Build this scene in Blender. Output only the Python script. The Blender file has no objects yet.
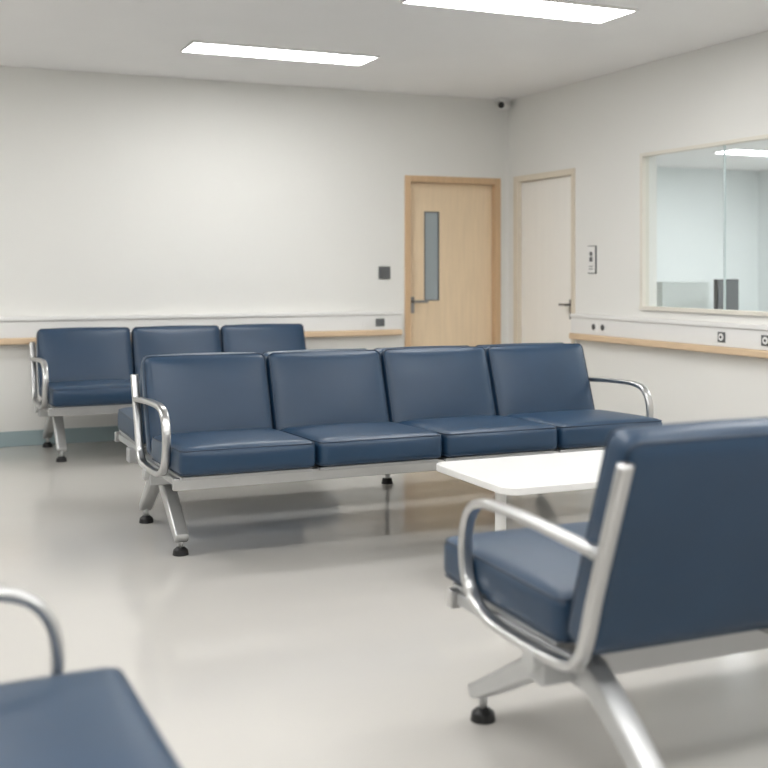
import bpy, bmesh, math
from mathutils import Matrix, Vector

scene = bpy.context.scene
scene.view_settings.view_transform = 'Standard'
scene.view_settings.look = 'None'
scene.view_settings.exposure = 0.0

def s2l(c):
    return tuple(((v/255)/12.92 if v/255 <= 0.04045 else (((v/255)+0.055)/1.055)**2.4) for v in c)

# ------------------------------------------------------------------ materials
def mat(name, rgb, rough=0.5, metal=0.0, noise=0.0, nscale=5.0, bump=0.0, bscale=200.0, stretch=(1,1,1), spec=0.5, coat=0.0, rvar=0.0):
    m = bpy.data.materials.new(name); m.use_nodes = True
    nt = m.node_tree; b = nt.nodes['Principled BSDF']
    col = s2l(rgb)
    b.inputs['Base Color'].default_value = (*col, 1)
    b.inputs['Roughness'].default_value = rough
    b.inputs['Metallic'].default_value = metal
    b.inputs['Specular IOR Level'].default_value = spec
    b.inputs['Coat Weight'].default_value = coat
    tc = nt.nodes.new('ShaderNodeTexCoord')
    mp = nt.nodes.new('ShaderNodeMapping'); mp.inputs['Scale'].default_value = stretch
    nt.links.new(tc.outputs['Object'], mp.inputs['Vector'])
    if noise > 0:
        n = nt.nodes.new('ShaderNodeTexNoise'); n.inputs['Scale'].default_value = nscale
        n.inputs['Detail'].default_value = 4
        nt.links.new(mp.outputs['Vector'], n.inputs['Vector'])
        r = nt.nodes.new('ShaderNodeValToRGB')
        r.color_ramp.elements[0].position = 0.3; r.color_ramp.elements[1].position = 0.7
        r.color_ramp.elements[0].color = (*[c*(1-noise) for c in col], 1)
        r.color_ramp.elements[1].color = (*[min(1, c*(1+noise)) for c in col], 1)
        nt.links.new(n.outputs['Fac'], r.inputs['Fac'])
        nt.links.new(r.outputs['Color'], b.inputs['Base Color'])
        if rvar > 0:
            mr = nt.nodes.new('ShaderNodeMapRange')
            mr.inputs['To Min'].default_value = rough-rvar; mr.inputs['To Max'].default_value = rough+rvar
            nt.links.new(n.outputs['Fac'], mr.inputs['Value'])
            nt.links.new(mr.outputs['Result'], b.inputs['Roughness'])
    if bump > 0:
        n2 = nt.nodes.new('ShaderNodeTexNoise'); n2.inputs['Scale'].default_value = bscale
        nt.links.new(mp.outputs['Vector'], n2.inputs['Vector'])
        bp = nt.nodes.new('ShaderNodeBump'); bp.inputs['Strength'].default_value = bump
        bp.inputs['Distance'].default_value = 0.002
        nt.links.new(n2.outputs['Fac'], bp.inputs['Height'])
        nt.links.new(bp.outputs['Normal'], b.inputs['Normal'])
    return m

def emis(name, rgb, s):
    m = bpy.data.materials.new(name); m.use_nodes = True
    nt = m.node_tree; nt.nodes.clear()
    e = nt.nodes.new('ShaderNodeEmission'); o = nt.nodes.new('ShaderNodeOutputMaterial')
    e.inputs['Color'].default_value = (*rgb, 1); e.inputs['Strength'].default_value = s
    nt.links.new(e.outputs[0], o.inputs[0]); return m

def glassmat(name, tint):
    m = bpy.data.materials.new(name); m.use_nodes = True
    nt = m.node_tree; nt.nodes.clear()
    t = nt.nodes.new('ShaderNodeBsdfTransparent'); t.inputs[0].default_value = (*tint, 1)
    g = nt.nodes.new('ShaderNodeBsdfGlossy'); g.inputs['Roughness'].default_value = 0.02
    lw = nt.nodes.new('ShaderNodeLayerWeight'); lw.inputs['Blend'].default_value = 0.5
    pw = nt.nodes.new('ShaderNodeMath'); pw.operation = 'POWER'; pw.inputs[1].default_value = 4
    mr = nt.nodes.new('ShaderNodeMapRange'); mr.inputs['To Min'].default_value = 0.04; mr.inputs['To Max'].default_value = 0.7
    mx = nt.nodes.new('ShaderNodeMixShader'); o = nt.nodes.new('ShaderNodeOutputMaterial')
    nt.links.new(lw.outputs['Facing'], pw.inputs[0]); nt.links.new(pw.outputs[0], mr.inputs['Value'])
    nt.links.new(mr.outputs['Result'], mx.inputs[0]); nt.links.new(t.outputs[0], mx.inputs[1])
    nt.links.new(g.outputs[0], mx.inputs[2]); nt.links.new(mx.outputs[0], o.inputs[0])
    return m

M_wall = mat('wall_paint', (229,228,224), 0.75, noise=0.01, nscale=1.2, bump=0.05, bscale=150)
M_ceil = mat('ceiling_paint', (242,241,240), 0.9, noise=0.01, nscale=2)
M_floor = mat('vinyl_floor', (187,184,179), 0.13, noise=0.02, nscale=1.5, rvar=0.025, spec=0.6, bump=0.02, bscale=8)
M_base = mat('skirting_vinyl', (156,174,178), 0.5, noise=0.02)
M_wood = mat('beech_wood', (230,207,175), 0.45, noise=0.04, nscale=6, stretch=(6,6,0.5))
M_woodframe = mat('beech_frame', (206,174,138), 0.45, noise=0.06, nscale=6, stretch=(6,6,0.5))
M_rail = mat('rail_wood', (214,188,156), 0.45, noise=0.06, nscale=5, stretch=(0.6,0.6,8))
M_white = mat('white_trunking', (230,229,227), 0.4, noise=0.005)
M_whitedoor = mat('cream_door', (241,238,232), 0.5, noise=0.01, nscale=4, stretch=(5,5,0.4))
M_cream = mat('cream_frame', (220,210,193), 0.5, noise=0.02)
M_winframe = mat('window_frame_paint', (222,217,206), 0.45, noise=0.01)
M_blue = mat('navy_vinyl', (28,56,82), 0.37, noise=0.06, nscale=6, bump=0.25, bscale=350, spec=0.5)
M_pipe = mat('navy_piping', (23,44,66), 0.4, noise=0.03)
M_alu = mat('satin_aluminium', (202,202,202), 0.28, 1.0, noise=0.03, nscale=8)
M_leg = mat('cast_aluminium', (196,197,197), 0.38, 0.7, noise=0.03, nscale=8)
M_beam = mat('beam_steel', (188,189,190), 0.40, 0.7, noise=0.03, nscale=8)
M_black = mat('black_rubber', (22,22,24), 0.5, noise=0.05)
M_dark = mat('dark_grey_plastic', (96,98,99), 0.4, noise=0.03)
M_steel = mat('handle_steel', (145,145,145), 0.3, 1.0, noise=0.03)
M_table = mat('white_laminate', (236,235,233), 0.3, noise=0.006)
M_frost = mat('frosted_pane', (156,166,170), 0.2, noise=0.05, nscale=2)
M_glass = glassmat('window_glass', (0.975,0.99,0.988))
M_joint = mat('glazing_silicone', (190,202,202), 0.3, noise=0.02)
M_offwall = mat('office_paint', (228,233,233), 0.8, noise=0.01)
M_part = mat('partition_panel', (226,233,231), 0.5, noise=0.02)
M_screen = mat('screen_panel', (48,52,58), 0.25, noise=0.05)
M_lamp = emis('panel_diffuser', (1.0,0.998,0.985), 22.0)
M_lampo = emis('office_diffuser', (0.97,0.99,1.0), 34.0)

# ------------------------------------------------------------------ helpers
def finish(bm, name, m, parent=None, smooth=False, bevel=0.0, seg=3):
    bmesh.ops.recalc_face_normals(bm, faces=bm.faces)
    me = bpy.data.meshes.new(name); bm.to_mesh(me); bm.free()
    o = bpy.data.objects.new(name, me); scene.collection.objects.link(o)
    me.materials.append(m)
    if smooth:
        for p in me.polygons: p.use_smooth = True
    if parent: o.parent = parent
    if bevel > 0:
        md = o.modifiers.new('bev', 'BEVEL'); md.width = bevel; md.segments = seg; md.limit_method = 'ANGLE'
        for p in me.polygons: p.use_smooth = True
        try:
            md.harden_normals = True
        except Exception: pass
    return o

def addbox(bm, lo, hi, M=None):
    vs = []
    for x in (lo[0], hi[0]):
        for y in (lo[1], hi[1]):
            for z in (lo[2], hi[2]):
                p = Vector((x, y, z)); p = M @ p if M else p
                vs.append(bm.verts.new(p))
    for f in ((0,1,3,2),(4,6,7,5),(0,4,5,1),(2,3,7,6),(0,2,6,4),(1,5,7,3)):
        bm.faces.new([vs[i] for i in f])

def boxes(name, lst, m, parent=None, bevel=0.0, M=None):
    bm = bmesh.new()
    for lo, hi in lst: addbox(bm, lo, hi, M)
    return finish(bm, name, m, parent, bevel=bevel)

def empty(name, loc=(0,0,0), rz=0.0):
    e = bpy.data.objects.new(name, None); e.location = loc; e.rotation_euler = (0,0,rz)
    e.empty_display_size = 0.2
    scene.collection.objects.link(e); return e

def cyl(bm, p, axis, r, h, n=24, r2=None, M=None):
    axis = Vector(axis).normalized()
    q = axis.to_track_quat('Z', 'Y').to_matrix().to_4x4()
    T = Matrix.Translation(Vector(p) + axis*h/2) @ q
    if M: T = M @ T
    bmesh.ops.create_cone(bm, cap_ends=True, segments=n, radius1=r, radius2=(r if r2 is None else r2), depth=h, matrix=T)

def catmull(pts, n=8):
    P = [Vector(p) for p in pts]; out = []
    for i in range(len(P)-1):
        p0 = P[max(i-1,0)]; p1 = P[i]; p2 = P[i+1]; p3 = P[min(i+2, len(P)-1)]
        for k in range(n):
            t = k/n
            out.append(0.5*((2*p1)+(p2-p0)*t+(2*p0-5*p1+4*p2-p3)*t*t+(3*p1-p0-3*p2+p3)*t**3))
    out.append(P[-1]); return out

def rrprof(w, t, r, n=4):
    out = []
    for cx, cy, a0 in ((w/2-r, t/2-r, 0), (-w/2+r, t/2-r, 90), (-w/2+r, -t/2+r, 180), (w/2-r, -t/2+r, 270)):
        for k in range(n+1):
            a = math.radians(a0+90*k/n)
            out.append((cx+r*math.cos(a), cy+r*math.sin(a)))
    return out

def sweep(bm, pts, side, prof, closed=False, M=None, scales=None):
    side = Vector(side).normalized(); n = len(pts); rings = []
    for i in range(n):
        if closed: t = pts[(i+1)%n]-pts[i-1]
        else: t = pts[min(i+1,n-1)]-pts[max(i-1,0)]
        t.normalize(); nrm = t.cross(side).normalized()
        sa, sb = scales[i] if scales else (1,1)
        ring = []
        for a, b in prof:
            p = pts[i]+side*a*sa+nrm*b*sb
            ring.append(bm.verts.new(M @ p if M else p))
        rings.append(ring)
    k = len(prof)
    for i in range(n if closed else n-1):
        r1, r2 = rings[i], rings[(i+1)%n]
        for j in range(k):
            bm.faces.new((r1[j], r1[(j+1)%k], r2[(j+1)%k], r2[j]))
    if not closed:
        bm.faces.new(rings[0][::-1]); bm.faces.new(rings[-1])

def cushion(name, w, d, h, r, bulge, T, m, parent):
    """padded rounded cushion, centre at origin, top +z, transformed by T"""
    bm = bmesh.new()
    bmesh.ops.create_cube(bm, size=2)
    bmesh.ops.subdivide_edges(bm, edges=bm.edges[:], cuts=17, use_grid_fill=True)
    H = Vector((w/2, d/2, h/2))
    for v in bm.verts:
        p = Vector([math.sin(c*math.pi/2)*H[i] for i, c in enumerate(v.co)])
        q = Vector([max(-(H[i]-r), min(H[i]-r, p[i])) for i in range(3)])
        dlt = p-q
        if dlt.length > 1e-6:
            p = q+dlt.normalized()*r
        u, vv = p.x/H.x, p.y/H.y
        f = max(0, 1-abs(u)**3)*max(0, 1-abs(vv)**3)
        if p.z > 0: p.z += bulge*f
        else: p.z -= bulge*0.3*f
        fz = max(0, 1-(p.z/H.z)**2)
        if abs(v.co.y) > 0.99: p.y += math.copysign(0.010*fz*max(0,1-u*u), p.y)
        if abs(v.co.x) > 0.99: p.x += math.copysign(0.004*fz*max(0,1-vv*vv), p.x)
        v.co = T @ p
    o = finish(bm, name, m, parent, smooth=True)
    bm = bmesh.new()
    k = r*0.66
    rr = [(math.cos(a)*0.0034, math.sin(a)*0.0034) for a in [i*math.pi/4 for i in range(8)]]
    for sz in (1, -1):
        pts = []
        z = sz*(h/2-r+k)
        cw, cd = w/2-r, d/2-r; R = k+0.006
        for cx, cy, a0 in ((cw,cd,0),(-cw,cd,90),(-cw,-cd,180),(cw,-cd,270)):
            for i in range(7):
                a = math.radians(a0+15*i)
                pts.append(Vector((cx+R*math.cos(a), cy+R*math.sin(a), z)))
        full = []
        for i in range(len(pts)):
            a, b = pts[i], pts[(i+1)%len(pts)]
            full.append(a)
            if (b-a).length > 0.1:
                for t in range(1, 8): full.append(a.lerp(b, t/8))
        sweep(bm, full, (0,0,1), rr, closed=True, M=T)
    finish(bm, name+'_piping', M_pipe, parent, smooth=True)
    return o

TH = math.radians(19.5)
UP = Vector((0, math.sin(TH), math.cos(TH))); FR = Vector((0, -math.cos(TH), math.sin(TH)))
def row(parent, n, pitch, M, arms=True, tag='', ext=0.09, bt=0.50, bs=0.0, bar=0.78, th=0.094):
    W = n*pitch
    for i in range(n):
        cx = (i+0.5)*pitch
        wob = math.radians([0.5,-0.4,0.3,-0.5][i%4])
        T = M @ Matrix.Translation((cx, 0.255-ext/2, 0.460)) @ Matrix.Rotation(math.radians(-1.5), 4, 'X')
        cushion(f'seat_cushion{tag}_{i+1}', pitch-0.014, 0.51+ext, 0.124, 0.034, 0.017, T, M_blue, parent)
        c = Vector((cx, 0.485+bs, 0.425)) + UP*bt/2 - FR*th/2
        B = Matrix(((1,UP.x,FR.x,c.x),(0,UP.y,FR.y,c.y),(0,UP.z,FR.z,c.z),(0,0,0,1)))
        B = M @ B @ Matrix.Rotation(wob*0.4, 4, 'X')
        cushion(f'back_cushion{tag}_{i+1}', pitch-0.014, bt, th, 0.034, 0.022, B, M_blue, parent)
    lst = []
    for i in range(n):
        lst.append(((i*pitch+0.02, 0.0-ext*0.6, 0.386), ((i+1)*pitch-0.02, 0.47, 0.402)))
    boxes('seat_pans'+tag, lst, M_beam, parent, 0.002, M)
    boxes('front_rail'+tag, [((-0.01, 0.02-ext*0.6, 0.342), (W+0.01, 0.050-ext*0.6, 0.396))], M_alu, parent, 0.005, M)
    boxes('main_beam'+tag, [((-0.02, 0.40, 0.290), (W+0.02, 0.475, 0.365))], M_beam, parent, 0.008, M)
    bm = bmesh.new()
    for i in range(n+1):
        x = i*pitch
        if i == 0: x += 0.02
        if i == n: x -= 0.02
        addbox(bm, (x-0.012, 0.03-ext*0.6, 0.352), (x+0.012, 0.58, 0.385), M)
    finish(bm, 'cross_brackets'+tag, M_beam, parent, bevel=0.003)
    bm = bmesh.new()
    for i in range(1, n):
        x = i*pitch
        pts = catmull([(x,0.51+bs,0.37),(x,0.575+bs,0.385),(x,0.615+bs,0.44),(x,0.67+bs,0.60),(x,0.71+bs,0.72)], 6)
        sweep(bm, pts, (1,0,0), rrprof(0.036,0.016,0.005), M=M)
    if n > 1: finish(bm, 'back_bars'+tag, M_alu, parent, smooth=True)
    if arms:
        for k, x in enumerate((-0.016, W+0.016)):
            bm = bmesh.new()
            s = bs
            top = Vector((x, 0.70+s+(bar-0.665)*0.366, bar))
            mid = Vector((x, 0.70+s+(bar-0.665)*0.183, (bar+0.665)/2))
            pts = catmull([top,mid,(x,0.70+s,0.665),(x,0.66+s,0.555),(x,0.632+s,0.465),(x,0.605+s,0.41),(x,0.555+s,0.378),
                           (x,0.47,0.370),(x,0.35,0.370),(x,0.23,0.376),(x,0.145,0.400),(x,0.09,0.452),(x,0.070,0.53),(x,0.082,0.61),
                           (x,0.125,0.662),(x,0.20,0.682),(x,0.32,0.684),(x,0.45,0.680),(x,0.58,0.673),(x,0.672+s,0.666)], 7)
            sweep(bm, pts, (1,0,0), rrprof(0.040,0.025,0.0105,5), M=M)
            finish(bm, f'arm_loop{tag}_{k+1}', M_alu, parent, smooth=True)
            bm = bmesh.new()
            cyl(bm, (x-0.020,0.675+s,0.666), (1,0,0), 0.012, 0.04, M=M)
            cyl(bm, (x-0.024,0.44,0.345), (1,0,0), 0.030, 0.048, M=M)
            finish(bm, f'arm_bolts{tag}_{k+1}', M_leg, parent, bevel=0.002)

def legset(parent, k, x, apex, feet):
    bm = bmesh.new(); bf = bmesh.new()
    for f in feet:
        D = f-apex
        pts = catmull([(x,apex-0.03*(1 if D>0 else -1),0.325),(x,apex+0.12*D,0.314),(x,apex+0.45*D,0.240),(x,apex+0.78*D,0.148),(x,apex+0.97*D,0.098),(x,apex+1.06*D,0.078)], 6)
        n = len(pts)
        sc = [(1.0-0.12*i/(n-1), 1.50-0.65*i/(n-1)) for i in range(n)]
        sweep(bm, pts, (1,0,0), rrprof(0.072,0.050,0.012,4), scales=sc)
        cyl(bf, (x,f,0.0), (0,0,1), 0.037, 0.024, r2=0.033)
        cyl(bf, (x,f,0.024), (0,0,1), 0.033, 0.012, r2=0.018)
        cyl(bm, (x,f,0.030), (0,0,1), 0.012, 0.055)
    addbox(bm, (x-0.034, apex-0.06, 0.280), (x+0.034, apex+0.06, 0.345))
    finish(bm, f'leg_{k}', M_leg, parent, smooth=True)
    finish(bf, f'foot_pads_{k}', M_black, parent, bevel=0.002)

def bench(name, loc, rz, n, pitch, feet=(-0.06,0.82), apex=0.45, **kw):
    e = empty(name, loc, rz)
    row(e, n, pitch, Matrix.Identity(4), **kw)
    legset(e, 1, 0.11, apex, feet); legset(e, 2, n*pitch-0.11, apex, feet)
    return e

# ------------------------------------------------------------------ room shell
CZ = 2.80
boxes('floor', [((-8,-11,-0.1),(5.5,3.0,0.0))], M_floor)
boxes('ceiling', [((-8.14,-11.14,CZ),(0.14,0.14,CZ+0.1))], M_ceil)
DX0, DX1, DZ = -1.003, -0.085, 2.10
boxes('wall_back', [((-8.0,0,0),(DX0,0.14,CZ)), ((DX0,0,DZ),(DX1,0.14,CZ)), ((DX1,0,0),(0,0.14,CZ))], M_wall)
WY0, WY1, WZ0, WZ1 = -4.75, -1.936, 1.03, 2.15
EY0, EY1, EZ = -1.067, -0.12, 2.11
boxes('wall_right', [((0,-11,0),(0.14,WY0,CZ)), ((0,WY0,0),(0.14,WY1,WZ0)), ((0,WY0,WZ1),(0.14,WY1,CZ)),
                     ((0,WY1,0),(0.14,EY0,CZ)), ((0,EY0,EZ),(0.14,EY1,CZ)), ((0,EY1,0),(0.14,3.0,CZ))], M_wall)
boxes('wall_left', [((-8.14,-11,0),(-8,0.14,CZ))], M_wall)
boxes('wall_front', [((-8.14,-11.14,0),(0.14,-11,CZ))], M_wall)
boxes('baseboard_back', [((-8,-0.012,0),(DX0,0,0.11)), ((DX1,-0.012,0),(0,0,0.11))], M_base, bevel=0.003)
boxes('baseboard_right', [((-0.012,-11,0),(0,EY0,0.11)), ((-0.012,EY1,0),(0,-0.012,0.11))], M_base, bevel=0.003)
boxes('baseboard_left', [((-8,-11,0),(-7.988,-0.012,0.11))], M_base, bevel=0.003)
boxes('baseboard_front', [((-7.988,-11,0),(-0.012,-10.988,0.11))], M_base, bevel=0.003)

# wood door in back wall
d1 = empty('door_1', (0,0,0))
boxes('frame', [((DX0-0.005,-0.014,0),(DX0+0.048,0.139,DZ+0.005)), ((DX1-0.048,-0.014,0),(DX1+0.005,0.139,DZ+0.005)),
                ((DX0+0.048,-0.014,DZ-0.05),(DX1-0.048,0.139,DZ+0.005))], M_woodframe, d1, bevel=0.003)
lx0, lx1 = DX0+0.05, DX1-0.05
vx0, vx1, vz0, vz1 = -0.795, -0.660, 1.04, 1.80
boxes('leaf', [((lx0,0.05,0.006),(vx0,0.095,DZ-0.053)), ((vx1,0.05,0.006),(lx1,0.095,DZ-0.053)),
               ((vx0,0.05,0.006),(vx1,0.095,vz0)), ((vx0,0.05,vz1),(vx1,0.095,DZ-0.053))], M_wood, d1)
boxes('vision_pane', [((vx0,0.056,vz0),(vx1,0.070,vz1))], M_frost, d1)
boxes('vision_bead', [((vx0-0.004,0.046,vz0-0.004),(vx0+0.005,0.056,vz1+0.004)), ((vx1-0.005,0.046,vz0-0.004),(vx1+0.004,0.056,vz1+0.004)),
                      ((vx0,0.046,vz0-0.004),(vx1,0.056,vz0+0.005)), ((vx0,0.046,vz1-0.005),(vx1,0.056,vz1+0.004))], M_dark, d1)
def handle(parent, plate_lo, plate_hi, stem_p, stem_ax, lever_lo, lever_hi):
    bm = bmesh.new(); addbox(bm, plate_lo, plate_hi); addbox(bm, lever_lo, lever_hi)
    cyl(bm, stem_p, stem_ax, 0.011, 0.055)
    finish(bm, 'handle', M_steel, parent, bevel=0.004)
handle(d1, (-0.935,0.042,0.93), (-0.895,0.05,1.07), (-0.915,0.045,1.03), (0,-1,0), (-0.925,-0.018,1.02), (-0.79,-0.004,1.042))

# cream door in right wall
d2 = empty('door_2', (0,0,0))
boxes('frame', [((-0.014,EY0-0.005,0),(0.139,EY0+0.04,EZ+0.005)), ((-0.014,EY1-0.06,0),(0.139,EY1+0.005,EZ+0.005)),
                ((-0.014,EY0+0.04,EZ-0.045),(0.139,EY1-0.06,EZ+0.005))], M_cream, d2, bevel=0.003)
boxes('leaf', [((0.03,EY0+0.042,0.006),(0.075,EY1-0.062,EZ-0.048))], M_whitedoor, d2)
handle(d2, (0.022,-0.985,0.90), (0.03,-0.945,1.06), (0.025,-0.965,1.02), (-1,0,0), (-0.038,-0.975,1.01), (-0.024,-0.88,1.03))

# observation window
w1 = empty('window_1', (0,0,0))
fy0, fy1 = WY0, WY1
boxes('frame', [((-0.012,fy0,WZ0),(0.05,fy0+0.03,WZ1)), ((-0.012,fy1-0.03,WZ0),(0.05,fy1,WZ1)),
                ((-0.012,fy0+0.03,WZ1-0.025),(0.05,fy1-0.03,WZ1)), ((-0.02,fy0,WZ0-0.02),(0.05,fy1,WZ0+0.008))], M_winframe, w1, bevel=0.002)
my = -2.82
boxes('glass_pane', [((0.015,my+0.004,WZ0+0.006),(0.022,fy1-0.028,WZ1-0.023)), ((0.015,fy0+0.028,WZ0+0.006),(0.022,my-0.004,WZ1-0.023))], M_glass, w1)
boxes('glazing_joint', [((0.012,my-0.005,WZ0+0.008),(0.025,my+0.005,WZ1-0.025))], M_joint, w1)

def rail_section(name, lo_a, hi_a, axis):
    e = empty(name)
    if axis == 'x':
        boxes('trunking', [((lo_a,-0.055,0.80),(hi_a,0,0.925))], M_white, e, 0.004)
        boxes('cap', [((lo_a,-0.066,0.925),(hi_a,0,0.955))], M_white, e, 0.006)
        boxes('wood_strip', [((lo_a,-0.078,0.752),(hi_a,-0.0,0.80))], M_rail, e, 0.012)
    else:
        boxes('trunking', [((-0.055,lo_a,0.80),(0,hi_a,0.925))], M_white, e, 0.004)
        boxes('cap', [((-0.066,lo_a,0.925),(0,hi_a,0.955))], M_white, e, 0.006)
        boxes('wood_strip', [((-0.078,lo_a,0.752),(0,hi_a,0.80))], M_rail, e, 0.012)
    return e
rail_section('trim_1', -8.0, -1.06, 'x')
rail_section('trim_2', -11.0, -1.09, 'y')

def socket_right(y, w=0.05, z=0.862, ring=False):
    e = empty('wall_socket', (0,0,0))
    boxes('plate', [((-0.062,y-w/2,z-0.033),(-0.055,y+w/2,z+0.033))], M_white if ring else M_dark, e, 0.002)
    bm = bmesh.new(); cyl(bm, (-0.062,y,z), (-1,0,0), 0.024, 0.004)
    finish(bm, 'outlet', M_dark if ring else M_white, e, bevel=0.001)
    bm = bmesh.new(); cyl(bm, (-0.066,y,z), (-1,0,0), 0.009, 0.002)
    finish(bm, 'socket_hole', M_black, e)
socket_right(-1.42, 0.075, ring=True); socket_right(-1.54, 0.075, ring=True)
socket_right(-2.88, 0.07); socket_right(-3.29, 0.08)
e = empty('wall_socket')
boxes('plate', [((-1.30,-0.062,0.83),(-1.22,-0.055,0.895))], M_dark, e, 0.002)
bm = bmesh.new(); cyl(bm, (-1.26,-0.062,0.862), (0,-1,0), 0.02, 0.004); finish(bm, 'outlet', M_dark, e)
e = empty('wall_socket')
boxes('plate', [((-1.42,-0.062,0.83),(-1.34,-0.055,0.895))], M_white, e, 0.002)
bm = bmesh.new(); cyl(bm, (-1.38,-0.062,0.862), (0,-1,0), 0.016, 0.004); finish(bm, 'outlet', M_white, e)

e = empty('light_switch')
boxes('plate', [((-1.25,-0.014,1.225),(-1.145,0,1.33))], M_dark, e, 0.003)
boxes('rocker', [((-1.225,-0.020,1.25),(-1.170,-0.014,1.305))], M_dark, e, 0.002)
e = empty('call_button_panel')
boxes('border', [((-0.012,-1.372,1.272),(0,-1.262,1.490))], M_dark, e, 0.003)
boxes('plate', [((-0.016,-1.366,1.278),(-0.012,-1.268,1.484))], M_white, e, 0.001)
bm = bmesh.new(); cyl(bm, (-0.016,-1.317,1.425), (-1,0,0), 0.018, 0.004)
addbox(bm, (-0.02,-1.335,1.365), (-0.016,-1.299,1.402))
for z in (1.325, 1.305): addbox(bm, (-0.02,-1.340,z), (-0.016,-1.294,z+0.006))
finish(bm, 'pictogram', M_dark, e)

e = empty('security_camera')
bm = bmesh.new(); addbox(bm, (-0.17,-0.14,CZ-0.03), (-0.05,-0.03,CZ)); cyl(bm, (-0.05,-0.08,CZ-0.055), (-1,-0.6,-0.12), 0.038, 0.11)
cyl(bm, (-0.10,-0.09,CZ-0.045), (0,0,1), 0.015, 0.03)
finish(bm, 'body', M_white, e, bevel=0.004)
bm = bmesh.new(); cyl(bm, (-0.141,-0.135,CZ-0.066), (-1,-0.6,-0.12), 0.028, 0.012); finish(bm, 'lens', M_black, e)

def panel(x0, x1, y0, y1, z=CZ, m=None):
    e = empty('ceiling_light')
    boxes('diffuser', [((x0+0.012,y0+0.012,z-0.012),(x1-0.012,y1-0.012,z-0.002))], m or M_lamp, e)
    boxes('frame', [((x0,y0,z-0.016),(x0+0.012,y1,z)), ((x1-0.012,y0,z-0.016),(x1,y1,z)),
                    ((x0+0.012,y0,z-0.016),(x1-0.012,y0+0.012,z)), ((x0+0.012,y1-0.012,z-0.016),(x1-0.012,y1,z))], M_white, e)
panel(-3.22,-1.89,-1.50,-1.14)
panel(-2.44,-1.11,-3.42,-3.04)
for cx, cy in ((-6.2,-1.4),(-5.4,-3.3),(-3.9,-5.6),(-1.3,-5.7),(-6.4,-5.6),(-5.0,-7.8),(-2.4,-7.8),(-5.0,-9.8),(-2.4,-9.8)):
    panel(cx-0.68,cx+0.68,cy-0.185,cy+0.185)

# office beyond the window
boxes('wall_office_back', [((0.14,3.0,0),(5.5,3.1,2.75))], M_offwall)
boxes('wall_office_right', [((5.5,-6.1,0),(5.6,3.1,2.75))], M_offwall)
boxes('wall_office_front', [((0.14,-6.1,0),(5.5,-6.0,2.75))], M_offwall)
boxes('ceiling_office', [((0.14,-6.1,2.60),(5.6,3.1,2.70))], M_ceil)
panel(3.3,4.7,0.9,1.25,2.60,M_lampo); panel(0.7,2.1,-4.4,-4.05,2.60,M_lampo); panel(2.8,4.2,-3.2,-2.85,2.60,M_lampo); panel(3.3,4.7,-1.2,-0.85,2.60,M_lampo)
e = empty('office_desk')
boxes('top', [((0.75,-2.5,0.72),(1.75,-0.5,0.75))], M_table, e, 0.003)
boxes('legs', [((0.8,-2.45,0),(1.7,-2.41,0.72)), ((0.8,-0.59,0),(1.7,-0.55,0.72))], M_white, e)
e = empty('desk_partition')
boxes('panels', [((0.86,-1.06,0.751),(0.89,-0.66,1.20)), ((0.89,-0.69,0.751),(1.5,-0.66,1.20)), ((0.89,-1.06,0.751),(1.35,-1.03,1.20))], M_part, e, 0.004)
e = empty('computer_monitor', (1.21,-1.44,0.75), math.radians(25))
boxes('casing', [((-0.20,-0.012,0.12),(0.20,0.022,0.475))], M_black, e, 0.006)
boxes('screen', [((-0.19,-0.014,0.132),(0.19,-0.012,0.463))], M_screen, e)
boxes('stand', [((-0.03,0.018,0.01),(0.03,0.04,0.25)), ((-0.12,-0.08,0.001),(0.12,0.10,0.015))], M_black, e, 0.003)

# ------------------------------------------------------------------ seating
mb = empty('back_to_back_waiting_bench', (-3.92,-3.91,0))
P = 0.64; W4 = 4*P
row(mb, 4, P, Matrix.Identity(4), bt=0.485, bs=0.02)
row(mb, 4, P, Matrix.Translation((W4+0.04,1.56,0)) @ Matrix.Rotation(math.pi,4,'Z'), arms=False, tag='_rear', ext=0.0, bt=0.475)
legset(mb, 1, 0.085, 0.62, (0.225,0.96)); legset(mb, 2, W4-0.11, 0.62, (0.225,0.96))
boxes('leg_ties', [((0.055,0.40,0.31),(0.115,1.16,0.345)), ((W4-0.14,0.40,0.31),(W4-0.08,1.16,0.345))], M_leg, mb, 0.004)
boxes('rear_tie', [((1.66,1.05,0.345),(1.70,1.53,0.38))], M_leg, mb, 0.004)
bm = bmesh.new(); cyl(bm, (1.66,1.45,0.03), (0,0,1), 0.014, 0.33); finish(bm, 'centre_post', M_leg, mb)
bm = bmesh.new(); cyl(bm, (1.66,1.45,0.0), (0,0,1), 0.036, 0.034, r2=0.028); finish(bm, 'centre_foot', M_black, mb)

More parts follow.
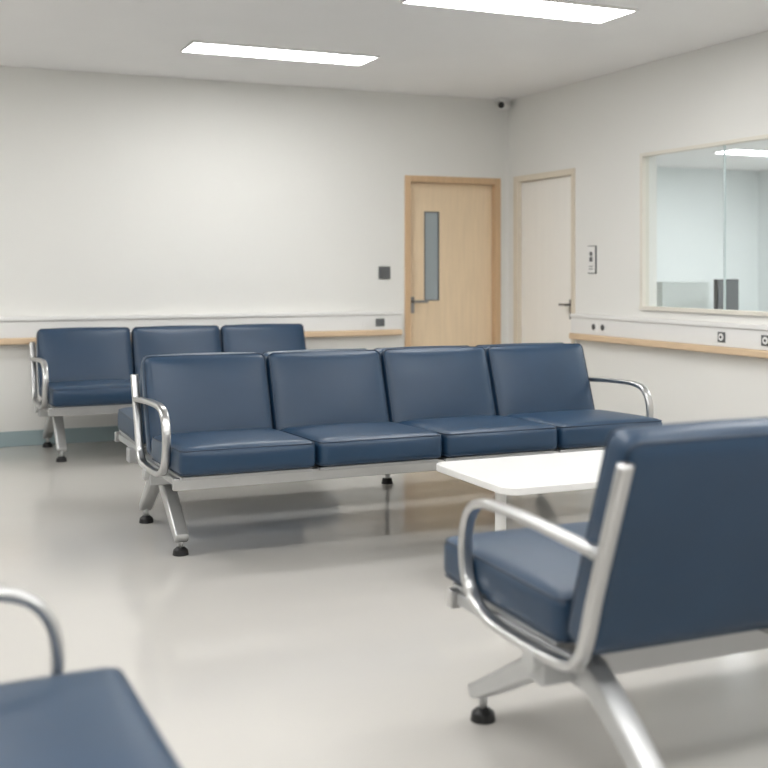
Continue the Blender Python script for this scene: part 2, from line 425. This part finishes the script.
bench('waiting_bench', (-4.07,-1.08,0), 0, 3, 0.675, feet=(0.24,0.94), apex=0.5, bt=0.49, bs=0.05)
bench('waiting_bench', (-1.69,-6.0,0), math.pi, 3, 0.64, bt=0.56, bs=0.03, bar=0.88, ext=0.13, th=0.10)
bench('waiting_bench', (-4.71,-7.85,0), math.pi/2, 2, 0.64, ext=0.05)

# ------------------------------------------------------------------ table
t = empty('coffee_table', (0,0,0))
bm = bmesh.new()
x0,x1,y0,y1 = -2.81,-1.86,-4.88,-4.19; R=0.07
pl=[]
for cx,cy,a0 in ((x1-R,y1-R,0),(x0+R,y1-R,90),(x0+R,y0+R,180),(x1-R,y0+R,270)):
    for i in range(9):
        a=math.radians(a0+90*i/8); pl.append((cx+R*math.cos(a),cy+R*math.sin(a)))
top=[bm.verts.new((a,b,0.430)) for a,b in pl]; bot=[bm.verts.new((a,b,0.398)) for a,b in pl]
bm.faces.new(top); bm.faces.new(bot[::-1])
for i in range(len(pl)):
    j=(i+1)%len(pl); bm.faces.new((top[i],bot[i],bot[j],top[j]))
finish(bm,'table_top',M_table,t,bevel=0.005)
bm = bmesh.new()
for x in (-2.66,-2.06):
    cyl(bm,(x,-4.56,0.018),(0,0,1),0.024,0.380)
    cyl(bm,(x,-4.56,0.0),(0,0,1),0.17,0.018,n=40)
    cyl(bm,(x,-4.56,0.388),(0,0,1),0.07,0.01)
finish(bm,'pedestals',M_table,t,bevel=0.003)

# ------------------------------------------------------------------ world + camera
w = bpy.data.worlds.new('world'); scene.world = w; w.use_nodes = True
w.node_tree.nodes['Background'].inputs[0].default_value = (0.9,0.95,1,1)
w.node_tree.nodes['Background'].inputs[1].default_value = 0.5
cam = bpy.data.cameras.new('camera'); co = bpy.data.objects.new('camera', cam); scene.collection.objects.link(co)
co.location = (-5.10,-8.866,1.30); co.rotation_euler = (math.radians(90),0,math.radians(-23.75))
cam.sensor_width = 36; cam.lens = 36*1150/768; cam.shift_y = -114/768
cam.dof.use_dof = True; cam.dof.focus_distance = 5.4; cam.dof.aperture_fstop = 2.2
cam.clip_start = 0.05
scene.camera = co
